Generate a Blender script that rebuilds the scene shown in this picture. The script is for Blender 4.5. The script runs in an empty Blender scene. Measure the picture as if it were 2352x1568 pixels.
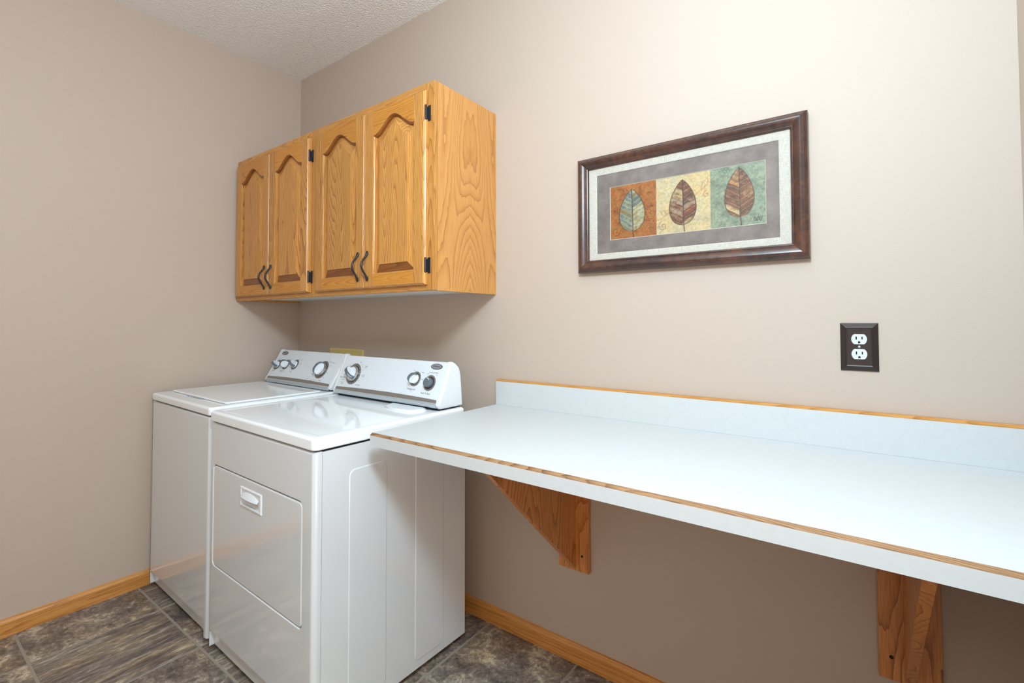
import bpy, bmesh, math, random
import numpy as np
from mathutils import Vector, Matrix
from mathutils.geometry import tessellate_polygon

sc = bpy.context.scene
C = sc.collection
PI = math.pi
R = math.radians

# ------------------------------------------------------------------ camera, world, lamp, exposure
IMG_W = 2352.0
F_PX, PX, PY = 1091.27, 1177.2, 708.04
YAW, PITCH, ROLL = 0.6309, 0.0276, -0.0016
cam_d = bpy.data.cameras.new('camera')
cam = bpy.data.objects.new('camera', cam_d)
C.objects.link(cam)
cam_d.sensor_width = 36.0
cam_d.sensor_fit = 'HORIZONTAL'
cam_d.lens = F_PX * 36.0 / IMG_W
cam_d.shift_x = (1176.0 - PX) / IMG_W
cam_d.shift_y = (PY - 784.0) / IMG_W
cam_d.clip_start = 0.02
_f = Vector((-math.sin(YAW) * math.cos(PITCH), math.cos(YAW) * math.cos(PITCH), math.sin(PITCH)))
_r = Vector((math.cos(YAW), math.sin(YAW), 0))
_u = _r.cross(_f)
_r2 = _r * math.cos(ROLL) + _u * math.sin(ROLL)
_u2 = _u * math.cos(ROLL) - _r * math.sin(ROLL)
cam.matrix_world = Matrix(((_r2.x, _u2.x, -_f.x, 2.7603), (_r2.y, _u2.y, -_f.y, -1.5687), (_r2.z, _u2.z, -_f.z, 1.2437), (0, 0, 0, 1)))
sc.camera = cam

W = bpy.data.worlds.new('warm_fill')  # unseen warm fill light, added to lift the shaded parts
sc.world = W
W.use_nodes = True
W.node_tree.nodes['Background'].inputs[0].default_value = (1.0, 0.85, 0.70, 1)
W.node_tree.nodes['Background'].inputs[1].default_value = 2.0


def bulb(name, loc, radius, watts, color):
    d = bpy.data.lights.new(name, 'POINT')
    d.shadow_soft_size = radius
    d.energy = watts
    d.color = color
    o = bpy.data.objects.new(name, d)
    o.location = loc
    C.objects.link(o)
    return o


bulb('ceiling_lamp', (2.60, -1.42, 2.13), 0.15, 100, (0.63, 0.845, 1.0))

sc.view_settings.view_transform = 'Standard'
sc.view_settings.look = 'None'
sc.view_settings.gamma = 1.0
sc.view_settings.exposure = 0.12
sc.view_settings.use_curve_mapping = False


# ------------------------------------------------------------------ material helpers
def lin(r, g, b):
    def f(c):
        c /= 255.0
        return c / 12.92 if c <= 0.04045 else ((c + 0.055) / 1.055) ** 2.4
    return (f(r), f(g), f(b), 1.0)


class NT:
    def __init__(self, name):
        self.m = bpy.data.materials.new(name)
        self.m.use_nodes = True
        self.t = self.m.node_tree
        self.b = self.t.nodes['Principled BSDF']

    def n(self, kind, **kw):
        nd = self.t.nodes.new(kind)
        for k, v in kw.items():
            setattr(nd, k, v)
        return nd

    def l(self, a, b):
        self.t.links.new(a, b)

    def val(self, sock, v):
        if hasattr(v, 'links') or hasattr(v, 'is_linked'):
            self.l(v, sock)
        else:
            sock.default_value = v

    def math(self, op, a, b=None, c=None):
        nd = self.n('ShaderNodeMath', operation=op)
        self.val(nd.inputs[0], a)
        if b is not None:
            self.val(nd.inputs[1], b)
        if c is not None:
            self.val(nd.inputs[2], c)
        return nd.outputs[0]

    def noise(self, vec, scale, detail=2.0, rough=0.5, dist=0.0):
        nd = self.n('ShaderNodeTexNoise')
        if vec is not None:
            self.l(vec, nd.inputs['Vector'])
        nd.inputs['Scale'].default_value = scale
        nd.inputs['Detail'].default_value = detail
        nd.inputs['Roughness'].default_value = rough
        nd.inputs['Distortion'].default_value = dist
        return nd.outputs['Fac']

    def ramp(self, fac, stops, interp='LINEAR'):
        nd = self.n('ShaderNodeValToRGB')
        cr = nd.color_ramp
        cr.interpolation = interp
        while len(cr.elements) < len(stops):
            cr.elements.new(0.5)
        for e, (p, c) in zip(cr.elements, stops):
            e.position = p
            e.color = c
        self.l(fac, nd.inputs[0])
        return nd.outputs[0]

    def mix(self, fac, a, b, blend='MIX'):
        nd = self.n('ShaderNodeMix', data_type='RGBA', blend_type=blend)
        self.val(nd.inputs[0], fac)
        self.val(nd.inputs[6], a)
        self.val(nd.inputs[7], b)
        return nd.outputs[2]

    def bump(self, height, strength, dist=0.001):
        nd = self.n('ShaderNodeBump')
        nd.inputs['Strength'].default_value = strength
        nd.inputs['Distance'].default_value = dist
        self.l(height, nd.inputs['Height'])
        self.l(nd.outputs[0], self.b.inputs['Normal'])
        return nd


def plain(name, col, rough=0.4, metal=0.0, coat=0.0, spec=0.5, bump=None):
    k = NT(name)
    k.b.inputs['Base Color'].default_value = col
    k.b.inputs['Roughness'].default_value = rough
    k.b.inputs['Metallic'].default_value = metal
    k.b.inputs['Specular IOR Level'].default_value = spec
    if coat:
        k.b.inputs['Coat Weight'].default_value = coat
        k.b.inputs['Coat Roughness'].default_value = 0.06
    if bump:
        tc = k.n('ShaderNodeTexCoord')
        h = k.noise(tc.outputs['Object'], bump[0], 2.0)
        k.bump(h, bump[1], bump[2])
    return k.m


def wall_paint(name, col):
    k = NT(name)
    tc = k.n('ShaderNodeTexCoord')
    o = tc.outputs['Object']
    v = k.noise(o, 1.3, 2.0)
    c2 = tuple(x * 0.965 for x in col[:3]) + (1,)
    k.l(k.mix(v, col, c2), k.b.inputs['Base Color'])
    k.b.inputs['Roughness'].default_value = 0.62
    k.b.inputs['Specular IOR Level'].default_value = 0.35
    h = k.noise(o, 210.0, 3.0, 0.55)
    k.bump(h, 0.28, 0.0012)
    return k.m


def popcorn(name, col):
    k = NT(name)
    tc = k.n('ShaderNodeTexCoord')
    o = tc.outputs['Object']
    vo = k.n('ShaderNodeTexVoronoi')
    vo.inputs['Scale'].default_value = 130
    k.l(o, vo.inputs['Vector'])
    blob = k.math('SUBTRACT', 0.75, vo.outputs['Distance'])
    nz = k.noise(o, 75.0, 4.0, 0.6)
    h = k.math('MULTIPLY', blob, nz)
    k.bump(h, 0.85, 0.006)
    k.b.inputs['Base Color'].default_value = col
    k.b.inputs['Roughness'].default_value = 0.9
    return k.m


def oak(name, axis, light, mid, dark, gloss=0.32, rings=34.0, mirror=None, sx=4.6, sz=0.36):
    """axis: grain direction. mirror=(axis, centre): book-matched veneer."""
    k = NT(name)
    tc = k.n('ShaderNodeTexCoord')
    sep = k.n('ShaderNodeSeparateXYZ')
    k.l(tc.outputs['Object'], sep.inputs[0])
    comp = {'X': sep.outputs[0], 'Y': sep.outputs[1], 'Z': sep.outputs[2]}
    if mirror:
        comp[mirror[0]] = k.math('ABSOLUTE', k.math('SUBTRACT', comp[mirror[0]], mirror[1]))
    oi = k.n('ShaderNodeObjectInfo')
    rnd = oi.outputs['Random']
    others = [a for a in 'XYZ' if a != axis]
    along = comp[axis]
    a1 = comp[others[0]]
    a2 = comp[others[1]]
    off = 0.0 if mirror else k.math('MULTIPLY', rnd, 37.0)
    comb = k.n('ShaderNodeCombineXYZ')
    k.l(k.math('ADD', k.math('MULTIPLY', a1, sx), off), comb.inputs[0])
    k.l(k.math('MULTIPLY', a2, sx), comb.inputs[1])
    k.l(k.math('ADD', k.math('MULTIPLY', along, sz), off), comb.inputs[2])
    v = comb.outputs[0]
    big = k.noise(v, 2.2, 0.0, 0.4)
    wob = k.noise(v, 9.0, 2.0, 0.5)
    fine = k.noise(v, 40.0, 2.0, 0.6)
    field = k.math('ADD', k.math('ADD', k.math('MULTIPLY', big, rings), k.math('MULTIPLY', wob, 1.1)), k.math('MULTIPLY', fine, 0.35))
    saw = k.math('FRACT', field)
    # one-sided growth ring line, strength varying over the board
    amp = k.math('ADD', 0.45, k.math('MULTIPLY', k.noise(v, 5.0, 1.0), 0.9))
    ring = k.math('MULTIPLY', k.math('POWER', saw, 2.2), amp)
    # pores: short streaks
    comb2 = k.n('ShaderNodeCombineXYZ')
    k.l(k.math('MULTIPLY', a1, 420.0), comb2.inputs[0])
    k.l(k.math('MULTIPLY', a2, 420.0), comb2.inputs[1])
    k.l(k.math('MULTIPLY', along, 16.0), comb2.inputs[2])
    pore = k.noise(comb2.outputs[0], 1.0, 2.0, 0.6)
    poren = k.math('MULTIPLY', k.math('SUBTRACT', pore, 0.42), 3.0)
    nc = k.n('ShaderNodeClamp')
    k.l(poren, nc.inputs[0])
    base = k.ramp(ring, [(0.0, light), (0.45, mid), (1.0, dark)])
    col = k.mix(k.math('MULTIPLY', nc.outputs[0], 0.55), base, dark)
    tone = k.math('ADD', 0.90, k.math('MULTIPLY', rnd, 0.16))
    hs = k.n('ShaderNodeHueSaturation')
    k.l(col, hs.inputs['Color'])
    if not mirror:
        k.l(tone, hs.inputs['Value'])
    k.l(hs.outputs[0], k.b.inputs['Base Color'])
    k.b.inputs['Roughness'].default_value = gloss
    k.b.inputs['Specular IOR Level'].default_value = 0.5
    k.bump(nc.outputs[0], -0.10, 0.0006)
    return k.m


def slate(name):
    k = NT(name)
    tc = k.n('ShaderNodeTexCoord')
    oi = k.n('ShaderNodeObjectInfo')
    rnd = oi.outputs['Random']
    sep = k.n('ShaderNodeSeparateXYZ')
    k.l(tc.outputs['Object'], sep.inputs[0])
    oc_ = k.n('ShaderNodeSeparateColor')
    k.l(oi.outputs['Color'], oc_.inputs[0])
    streak = oc_.outputs[0]
    # streaked tiles: compressed across x so that the figure runs along y
    fx = k.math('ADD', 1.0, k.math('MULTIPLY', streak, 2.6))
    fy = k.math('SUBTRACT', 1.0, k.math('MULTIPLY', streak, 0.45))
    comb = k.n('ShaderNodeCombineXYZ')
    k.l(k.math('MULTIPLY', sep.outputs[0], fx), comb.inputs[0])
    k.l(k.math('MULTIPLY', sep.outputs[1], fy), comb.inputs[1])
    k.l(k.math('MULTIPLY', rnd, 53.0), comb.inputs[2])
    v = comb.outputs[0]
    n1 = k.noise(v, 6.5, 6.0, 0.62, 0.8)
    n2 = k.noise(v, 17.0, 7.0, 0.70, 1.1)
    n3 = k.noise(v, 70.0, 5.0, 0.72, 0.4)
    f = k.math('ADD', k.math('ADD', k.math('MULTIPLY', n1, 0.40), k.math('MULTIPLY', n2, 0.38)), k.math('MULTIPLY', n3, 0.34))
    col = k.ramp(f, [(0.39, lin(66, 57, 53)), (0.48, lin(98, 86, 78)), (0.545, lin(124, 110, 99)), (0.60, lin(154, 138, 120)), (0.67, lin(206, 190, 162))])
    hue = k.noise(v, 4.0, 3.0, 0.6, 0.5)
    tint = k.ramp(hue, [(0.35, (0.93, 0.96, 1.06, 1)), (0.52, (1, 1, 1, 1)), (0.68, (1.10, 0.99, 0.88, 1))])
    k.l(k.mix(1.0, col, tint, 'MULTIPLY'), k.b.inputs['Base Color'])
    k.b.inputs['Roughness'].default_value = 0.5
    k.b.inputs['Specular IOR Level'].default_value = 0.35
    k.bump(f, 0.45, 0.004)
    return k.m


def laminate(name, col):
    k = NT(name)
    tc = k.n('ShaderNodeTexCoord')
    n1 = k.noise(tc.outputs['Object'], 45.0, 4.0, 0.7)
    c2 = tuple(x * 0.965 for x in col[:3]) + (1,)
    k.l(k.mix(k.ramp(n1, [(0.4, (0, 0, 0, 1)), (0.7, (1, 1, 1, 1))]), col, c2), k.b.inputs['Base Color'])
    k.b.inputs['Roughness'].default_value = 0.48
    k.b.inputs['Specular IOR Level'].default_value = 0.4
    return k.m


def dark_frame(name):
    k = NT(name)
    tc = k.n('ShaderNodeTexCoord')
    n1 = k.noise(tc.outputs['Object'], 60.0, 5.0, 0.7)
    n2 = k.noise(tc.outputs['Object'], 9.0, 2.0)
    f = k.math('ADD', k.math('MULTIPLY', n1, 0.55), k.math('MULTIPLY', n2, 0.45))
    k.l(k.ramp(f, [(0.36, lin(44, 30, 27)), (0.52, lin(74, 47, 38)), (0.66, lin(104, 62, 44))]), k.b.inputs['Base Color'])
    k.b.inputs['Roughness'].default_value = 0.3
    k.b.inputs['Coat Weight'].default_value = 0.3
    k.b.inputs['Coat Roughness'].default_value = 0.25
    return k.m


def linen(name):
    k = NT(name)
    tc = k.n('ShaderNodeTexCoord')
    sep = k.n('ShaderNodeSeparateXYZ')
    k.l(tc.outputs['Object'], sep.inputs[0])
    outs = []
    for (sx, sz) in ((900.0, 60.0), (60.0, 900.0)):
        cb = k.n('ShaderNodeCombineXYZ')
        k.l(k.math('MULTIPLY', sep.outputs[0], sx), cb.inputs[0])
        k.l(k.math('MULTIPLY', sep.outputs[2], sz), cb.inputs[2])
        outs.append(k.noise(cb.outputs[0], 1.0, 2.0, 0.6))
    f = k.math('MULTIPLY', k.math('ADD', outs[0], outs[1]), 0.5)
    k.l(k.ramp(f, [(0.34, lin(160, 152, 140)), (0.5, lin(190, 182, 169)), (0.65, lin(204, 197, 184))]), k.b.inputs['Base Color'])
    k.b.inputs['Roughness'].default_value = 0.8
    k.bump(f, 0.4, 0.0006)
    return k.m


def suede(name):
    k = NT(name)
    tc = k.n('ShaderNodeTexCoord')
    f = k.noise(tc.outputs['Object'], 22.0, 5.0, 0.65)
    k.l(k.ramp(f, [(0.35, lin(124, 110, 103)), (0.65, lin(150, 134, 125))]), k.b.inputs['Base Color'])
    k.b.inputs['Roughness'].default_value = 0.85
    return k.m


def painted(name):
    k = NT(name)
    at = k.n('ShaderNodeAttribute')
    at.attribute_name = 'paint'
    k.l(at.outputs['Color'], k.b.inputs['Base Color'])
    k.b.inputs['Roughness'].default_value = 0.6
    return k.m


def pane_mat(name):
    k = NT(name)
    t = k.t
    tr = k.n('ShaderNodeBsdfTransparent')
    gl = k.n('ShaderNodeBsdfGlossy')
    gl.inputs['Roughness'].default_value = 0.03
    fr = k.n('ShaderNodeFresnel')
    fr.inputs['IOR'].default_value = 1.45
    mx = k.n('ShaderNodeMixShader')
    k.l(fr.outputs[0], mx.inputs[0])
    k.l(tr.outputs[0], mx.inputs[1])
    k.l(gl.outputs[0], mx.inputs[2])
    k.l(mx.outputs[0], t.nodes['Material Output'].inputs['Surface'])
    return k.m


O_L, O_M, O_D = lin(210, 150, 78), lin(200, 138, 66), lin(150, 92, 40)
M = {
    'wall': wall_paint('wall_paint', lin(195, 176, 161)),
    'ceiling': popcorn('ceiling_texture', lin(244, 241, 237)),
    'grout': plain('grout', lin(158, 145, 130), 0.85, bump=(180, 0.3, 0.001)),
    'slate': slate('slate_tile'),
    'oak_v': oak('oak_vertical_grain', 'Z', O_L, O_M, O_D),
    'oak_h': oak('oak_horizontal_grain', 'X', O_L, O_M, O_D),
    'oak_rail': oak('oak_rail', 'X', lin(212, 144, 58), lin(204, 134, 50), lin(172, 104, 38)),
    'oak_y': oak('oak_lengthwise_grain', 'Y', O_L, O_M, O_D),
    'oak_side': oak('oak_veneer_side', 'Z', lin(212, 152, 84), lin(204, 143, 76), lin(176, 114, 58), rings=26.0, mirror=('Y', -0.165), sx=2.5, sz=0.62),
    'oak_base_x': oak('oak_baseboard_back', 'X', lin(224, 158, 86), lin(214, 146, 74), lin(168, 104, 48), rings=16, sx=9, sz=0.25),
    'oak_base_y': oak('oak_baseboard_left', 'Y', lin(224, 158, 86), lin(214, 146, 74), lin(168, 104, 48), rings=16, sx=9, sz=0.25),
    'oak_dark': oak('oak_bracket', 'Z', lin(214, 142, 80), lin(200, 127, 66), lin(136, 82, 42), rings=20.0, sx=3.4, sz=0.7),
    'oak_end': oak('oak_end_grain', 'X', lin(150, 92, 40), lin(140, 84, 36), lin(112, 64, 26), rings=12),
    'oak_strip': oak('oak_edge_strip', 'X', lin(176, 134, 94), lin(158, 116, 78), lin(108, 72, 46), rings=20, sx=10, sz=0.8),
    'cab_white': plain('cabinet_melamine', lin(228, 228, 224), 0.5),
    'enamel': plain('white_enamel', lin(226, 229, 232), 0.10, spec=0.8, coat=1.0),
    'enamel_top_lit': plain('white_enamel_top_lit', lin(247, 249, 251), 0.07, spec=0.5),  # lighter copy of the enamel, light from above put into the colour
    'plastic': plain('white_plastic', lin(234, 237, 240), 0.28),
    'panel': plain('console_face', lin(226, 231, 236), 0.2),
    'gap': plain('gap_shade', lin(40, 40, 42), 0.8),  # near-black colour for the shade inside the machine gaps
    'taupe': plain('taupe_trim', lin(140, 132, 126), 0.3, 0.35),
    'silver': plain('silver_trim', lin(196, 204, 210), 0.3, 0.5),
    'chrome': plain('satin_chrome', lin(205, 205, 206), 0.22, 1.0),
    'grey_grip': plain('grey_knob', lin(112, 122, 130), 0.35, 0.3),
    'knob_white': plain('knob_white', lin(232, 236, 240), 0.3),
    'knob_well': plain('knob_well', lin(58, 55, 58), 0.5),
    'ink': plain('printed_ink', lin(38, 40, 52), 0.6),
    'ink_red': plain('printed_ink_red', lin(176, 70, 92), 0.6),
    'badge': plain('badge_plate', lin(176, 180, 188), 0.3, 0.6),
    'badge_rim': plain('badge_rim', lin(98, 98, 104), 0.3, 0.6),
    'black_iron': plain('black_iron', lin(58, 57, 61), 0.34, 0.6),
    'laminate': laminate('white_laminate', lin(204, 205, 204)),
    'frame': dark_frame('espresso_frame'),
    'linen': linen('linen_liner'),
    'suede': suede('suede_mat'),
    'mat_core': plain('mat_core', lin(226, 216, 200), 0.7),
    'paint': painted('leaf_print'),
    'pane': pane_mat('picture_glass'),
    'bronze': plain('bronze_plate', lin(66, 56, 54), 0.34, 0.55),
    'outlet_white': plain('outlet_white', lin(208, 211, 214), 0.35),
    'black': plain('black_hole', lin(16, 15, 15), 0.8),
    'yellow': plain('yellowed_plastic', lin(226, 202, 128), 0.5),
}


# ------------------------------------------------------------------ mesh helpers
def link(name, me, parent=None):
    o = bpy.data.objects.new(name, me)
    C.objects.link(o)
    if parent is not None:
        o.parent = parent
    return o


def obj(name, bm, mat, parent=None, smooth=35.0, off=(0, 0, 0), recalc=True):
    bmesh.ops.remove_doubles(bm, verts=bm.verts, dist=1e-6)
    if recalc:
        bmesh.ops.recalc_face_normals(bm, faces=bm.faces)
    if any(off):
        bmesh.ops.translate(bm, verts=bm.verts, vec=Vector(off))
    me = bpy.data.meshes.new(name)
    bm.to_mesh(me)
    bm.free()
    for m in (mat if isinstance(mat, (list, tuple)) else [mat]):
        me.materials.append(m if not isinstance(m, str) else M[m])
    if smooth:
        me.shade_smooth()
        me.set_sharp_from_angle(angle=R(smooth))
    o = link(name, me, parent)
    if smooth:
        wn = o.modifiers.new('weighted_normal', 'WEIGHTED_NORMAL')
        wn.keep_sharp = True
        wn.weight = 100
    return o


def thing(name, label, cat, loc, rotz=0.0, group=None):
    o = bpy.data.objects.new(name, None)
    o.empty_display_size = 0.05
    o.location = loc
    o.rotation_euler = (0, 0, rotz)
    C.objects.link(o)
    o['label'] = label
    o['category'] = cat
    if group:
        o['group'] = group
    return o


def struct(o, label=None):
    o['kind'] = 'structure'
    if label:
        o['label'] = label
    return o


def box(bm, x0, x1, y0, y1, z0, z1, r=0.0, seg=2, mi=0):
    res = bmesh.ops.create_cube(bm, size=1.0)
    vs = res['verts']
    for v in vs:
        v.co = Vector(((x0 + x1) / 2 + v.co.x * (x1 - x0), (y0 + y1) / 2 + v.co.y * (y1 - y0), (z0 + z1) / 2 + v.co.z * (z1 - z0)))
    fs = set(f for v in vs for f in v.link_faces)
    for f in fs:
        f.material_index = mi
    if r > 0:
        es = list(set(e for v in vs for e in v.link_edges))
        bmesh.ops.bevel(bm, geom=es, offset=r, segments=seg, profile=0.5, affect='EDGES')
    return bm


def newbox(*a, **k):
    return box(bmesh.new(), *a, **k)


def loft(bm, rings, cap0=False, cap1=False, closed=True, mi=0):
    vr = [[bm.verts.new(p) for p in r] for r in rings]
    n = len(vr[0])
    for a, b in zip(vr, vr[1:]):
        for i in range(n if closed else n - 1):
            j = (i + 1) % n
            f = bm.faces.new((a[i], a[j], b[j], b[i]))
            f.material_index = mi
    for flag, ring in ((cap0, vr[0]), (cap1, vr[-1])):
        if flag:
            f = bm.faces.new(ring)
            f.material_index = mi
    return vr


def fill(bm, outer, holes=(), mi=0):
    loops = [[Vector(p) for p in outer]] + [[Vector(p) for p in h] for h in holes]
    flat = [p for l in loops for p in l]
    vs = [bm.verts.new(p) for p in flat]
    for t in tessellate_polygon(loops):
        try:
            f = bm.faces.new([vs[i] for i in t])
            f.material_index = mi
        except ValueError:
            pass


def rrect(a0, a1, b0, b1, r, seg=5):
    """rounded rectangle loop, counter-clockwise, in a plane (a, b)"""
    pts = []
    for (ca, cb, s) in ((a1 - r, b0 + r, -PI / 2), (a1 - r, b1 - r, 0), (a0 + r, b1 - r, PI / 2), (a0 + r, b0 + r, PI)):
        for i in range(seg + 1):
            t = s + i * PI / 2 / seg
            pts.append((ca + r * math.cos(t), cb + r * math.sin(t)))
    return pts


def inset_rect(x0, x1, z0, z1, d):
    return [(x0 + d, z0 + d), (x1 - d, z0 + d), (x1 - d, z1 - d), (x0 + d, z1 - d)]


def lathe(bm, prof, seg=28, mi=0, mat=Matrix.Identity(4), cap=True):
    """prof: (radius, height) pairs, axis +Z, transformed by mat"""
    rings = []
    for (r, h) in prof:
        rings.append([mat @ Vector((r * math.cos(2 * PI * i / seg), r * math.sin(2 * PI * i / seg), h)) for i in range(seg)])
    loft(bm, rings, cap0=False, cap1=cap, mi=mi)


def tube(bm, pts, rad, seg=8, mi=0, flat=None):
    pts = [Vector(p) for p in pts]
    n = len(pts)
    rings = []
    for i, p in enumerate(pts):
        t = (pts[min(i + 1, n - 1)] - pts[max(i - 1, 0)]).normalized()
        a = Vector((1, 0, 0))
        if abs(t.dot(a)) > 0.9:
            a = Vector((0, 0, 1))
        a = (a - t * a.dot(t)).normalized()
        b = t.cross(a)
        ra, rb = (rad[i] if isinstance(rad[i], tuple) else (rad[i], rad[i])) if isinstance(rad, (list, tuple)) else (rad, rad)
        rings.append([p + a * ra * math.cos(2 * PI * k / seg) + b * rb * math.sin(2 * PI * k / seg) for k in range(seg)])
    loft(bm, rings, cap0=True, cap1=True, mi=mi)


def add_text(bm, body, size, mat, align='CENTER', shear=0.0, mi=0):
    cu = bpy.data.curves.new('t', 'FONT')
    cu.body = body
    cu.size = size
    cu.align_x = align
    cu.align_y = 'CENTER'
    cu.shear = shear
    cu.resolution_u = 2
    o = bpy.data.objects.new('t', cu)
    C.objects.link(o)
    bpy.context.view_layer.update()
    dg = bpy.context.evaluated_depsgraph_get()
    me = bpy.data.meshes.new_from_object(o.evaluated_get(dg))
    vs = [bm.verts.new(mat @ v.co) for v in me.vertices]
    for p in me.polygons:
        try:
            f = bm.faces.new([vs[i] for i in p.vertices])
            f.material_index = mi
        except ValueError:
            pass
    bpy.data.objects.remove(o)
    bpy.data.curves.remove(cu)
    bpy.data.meshes.remove(me)


# ------------------------------------------------------------------ room shell
RX, RY, RZ = 3.068, -2.75, 2.7326
T = 0.10
struct(obj('wall_left', newbox(-T, 0, RY - T, T, -0.05, RZ + T), 'wall'), 'greige painted wall beside the washing machine')
struct(obj('wall_back', newbox(0, RX, 0, T, -0.05, RZ + T), 'wall'), 'greige painted wall behind cabinet, machines and counter')
bm = bmesh.new()
DY0, DY1, DZT = -1.20, -2.45, 2.12  # made-up opening out of view, placed to let the world fill in
box(bm, RX, RX + T, DY0, T, -0.05, RZ + T)
box(bm, RX, RX + T, RY - T, DY1, -0.05, RZ + T)
box(bm, RX, RX + T, DY1, DY0, DZT, RZ + T)
struct(obj('wall_right', bm, 'wall'), 'greige painted wall at the end of the counter with an added unseen opening for fill light')
struct(obj('wall_front', newbox(0, RX, RY - T, RY, -0.05, RZ + T), 'wall'), 'greige painted wall facing the washer and dryer')
struct(obj('ceiling', newbox(0, RX, RY, 0, RZ, RZ + T), 'ceiling'), 'white popcorn textured ceiling')

floor = struct(obj('floor', newbox(0, RX, RY, 0, -0.05, -0.0013), 'grout'), 'slate look tile floor with tan grout')
G = 0.0045
P = 0.4045
xs = [0.0] + [0.291 + P * i for i in range(7)] + [RX]
ys = [0.0] + [-0.374 - P * i for i in range(6)] + [RY]
tile_cache = {}
random.seed(4)
for i in range(len(xs) - 1):
    for j in range(len(ys) - 1):
        xa = xs[i] + (G if i else 0)
        xb = xs[i + 1] - (G if i < len(xs) - 2 else 0)
        ya = ys[j] - (G if j else 0)
        yb = ys[j + 1] + (G if j < len(ys) - 2 else 0)
        w, d = round(xb - xa, 4), round(ya - yb, 4)
        if w < 0.02 or d < 0.02:
            continue
        if (w, d) not in tile_cache:
            b = bmesh.new()
            c = 0.0012
            rings = [[(-w / 2, -d / 2, -0.01), (w / 2, -d / 2, -0.01), (w / 2, d / 2, -0.01), (-w / 2, d / 2, -0.01)]]
            rings.append([(x, y, -c) for x, y, z in rings[0]])
            rings.append([(-w / 2 + c, -d / 2 + c, 0), (w / 2 - c, -d / 2 + c, 0), (w / 2 - c, d / 2 - c, 0), (-w / 2 + c, d / 2 - c, 0)])
            loft(b, rings, cap1=True)
            me = bpy.data.meshes.new('tile')
            bmesh.ops.recalc_face_normals(b, faces=b.faces)
            b.to_mesh(me)
            b.free()
            me.materials.append(M['slate'])
            tile_cache[(w, d)] = me
        o = link('tile', tile_cache[(w, d)], floor)
        o.location = ((xa + xb) / 2, (ya + yb) / 2, 0)
        o.color = (1.0 if (i, j) in {(1, 2), (0, 1), (2, 1), (5, 3), (6, 1), (3, 3), (4, 5)} else 0.0, 0, 0, 1)

# baseboards: (distance from wall, height) profile
BP = [(0, 0), (0.0125, 0), (0.0125, 0.042), (0.0118, 0.046), (0.0135, 0.050), (0.0130, 0.056), (0.0095, 0.062), (0.0050, 0.066), (0.0015, 0.0685), (0, 0.069)]


def baseboard(name, p0, p1, nrm, mat, label):
    b = bmesh.new()
    rings = [[(p[0] + nrm[0] * d, p[1] + nrm[1] * d, h) for d, h in BP] for p in (p0, p1)]
    loft(b, rings, cap0=True, cap1=True)
    return struct(obj(name, b, mat, smooth=50), label)


baseboard('baseboard_left', (0, -0.0), (0, RY), (1, 0), 'oak_base_y', 'honey oak baseboard beside the washing machine')
baseboard('baseboard_back', (0.0, 0), (RX, 0), (0, -1), 'oak_base_x', 'honey oak baseboard under the counter')
baseboard('baseboard_right', (RX, 0), (RX, DY0), (-1, 0), 'oak_base_y', 'honey oak baseboard at the end of the counter')

# ------------------------------------------------------------------ wall cabinet
CX0, CX1, CZ0, CZ1, CYF = 0.005, 1.529, 1.357, 2.122, -0.362
cab = thing('wall_cabinet', 'honey oak wall cabinet with four arched panel doors hung above the washer and dryer', 'cabinet', (0, 0, 0))
b = newbox(CX1 - 0.016, CX1, CYF + 0.019, -0.0005, CZ0, CZ1)
obj('side_panel', b, 'oak_side', cab)
obj('side_panel', newbox(CX0, CX0 + 0.016, CYF + 0.019, -0.0005, CZ0, CZ1), 'oak_v', cab)
obj('top_panel', newbox(CX0 + 0.016, CX1 - 0.016, CYF + 0.019, -0.0005, CZ1 - 0.016, CZ1 - 0.001), 'oak_h', cab)
obj('bottom_panel', newbox(CX0 + 0.016, CX1 - 0.016, CYF + 0.019, -0.0005, CZ0 + 0.012, CZ0 + 0.026), 'cab_white', cab)
obj('back_panel', newbox(CX0 + 0.016, CX1 - 0.016, -0.008, -0.0005, CZ0 + 0.026, CZ1 - 0.016), 'cab_white', cab)
# face frame
for (a, c_) in ((CX0, CX0 + 0.045), (0.735, 0.799), (CX1 - 0.045, CX1)):
    obj('frame_stile', newbox(a, c_, CYF, CYF + 0.019, CZ0, CZ1, r=0.0025), 'oak_v', cab)
for (a, c_) in ((CX0 + 0.045, 0.735), (0.799, CX1 - 0.045)):
    obj('frame_rail', newbox(a, c_, CYF + 0.0004, CYF + 0.019, CZ1 - 0.045, CZ1, r=0.001), 'oak_h', cab)
    obj('frame_rail', newbox(a, c_, CYF + 0.0004, CYF + 0.019, CZ0, CZ0 + 0.045, r=0.001), 'oak_h', cab)

DZ0, DZ1 = 1.378, 2.088
STILE, BRAIL = 0.055, 0.052
SH, PEAK = 1.984, 2.043
NA = 33


def arch(u):
    return (0.5 - 0.5 * math.cos(2 * PI * u)) ** 1.06


def opening(x0, x1, d):
    """opening loop of a door, inset by d: bottom edge then arch from right to left"""
    a, c_ = x0 + STILE + d, x1 - STILE - d
    pts = [(a, DZ0 + BRAIL + d), (c_, DZ0 + BRAIL + d)]
    hh = (PEAK - SH)
    for i in range(NA):
        u = 1 - i / (NA - 1)
        pts.append((a + (c_ - a) * u, SH - d + hh * arch(u)))
    return pts


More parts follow.
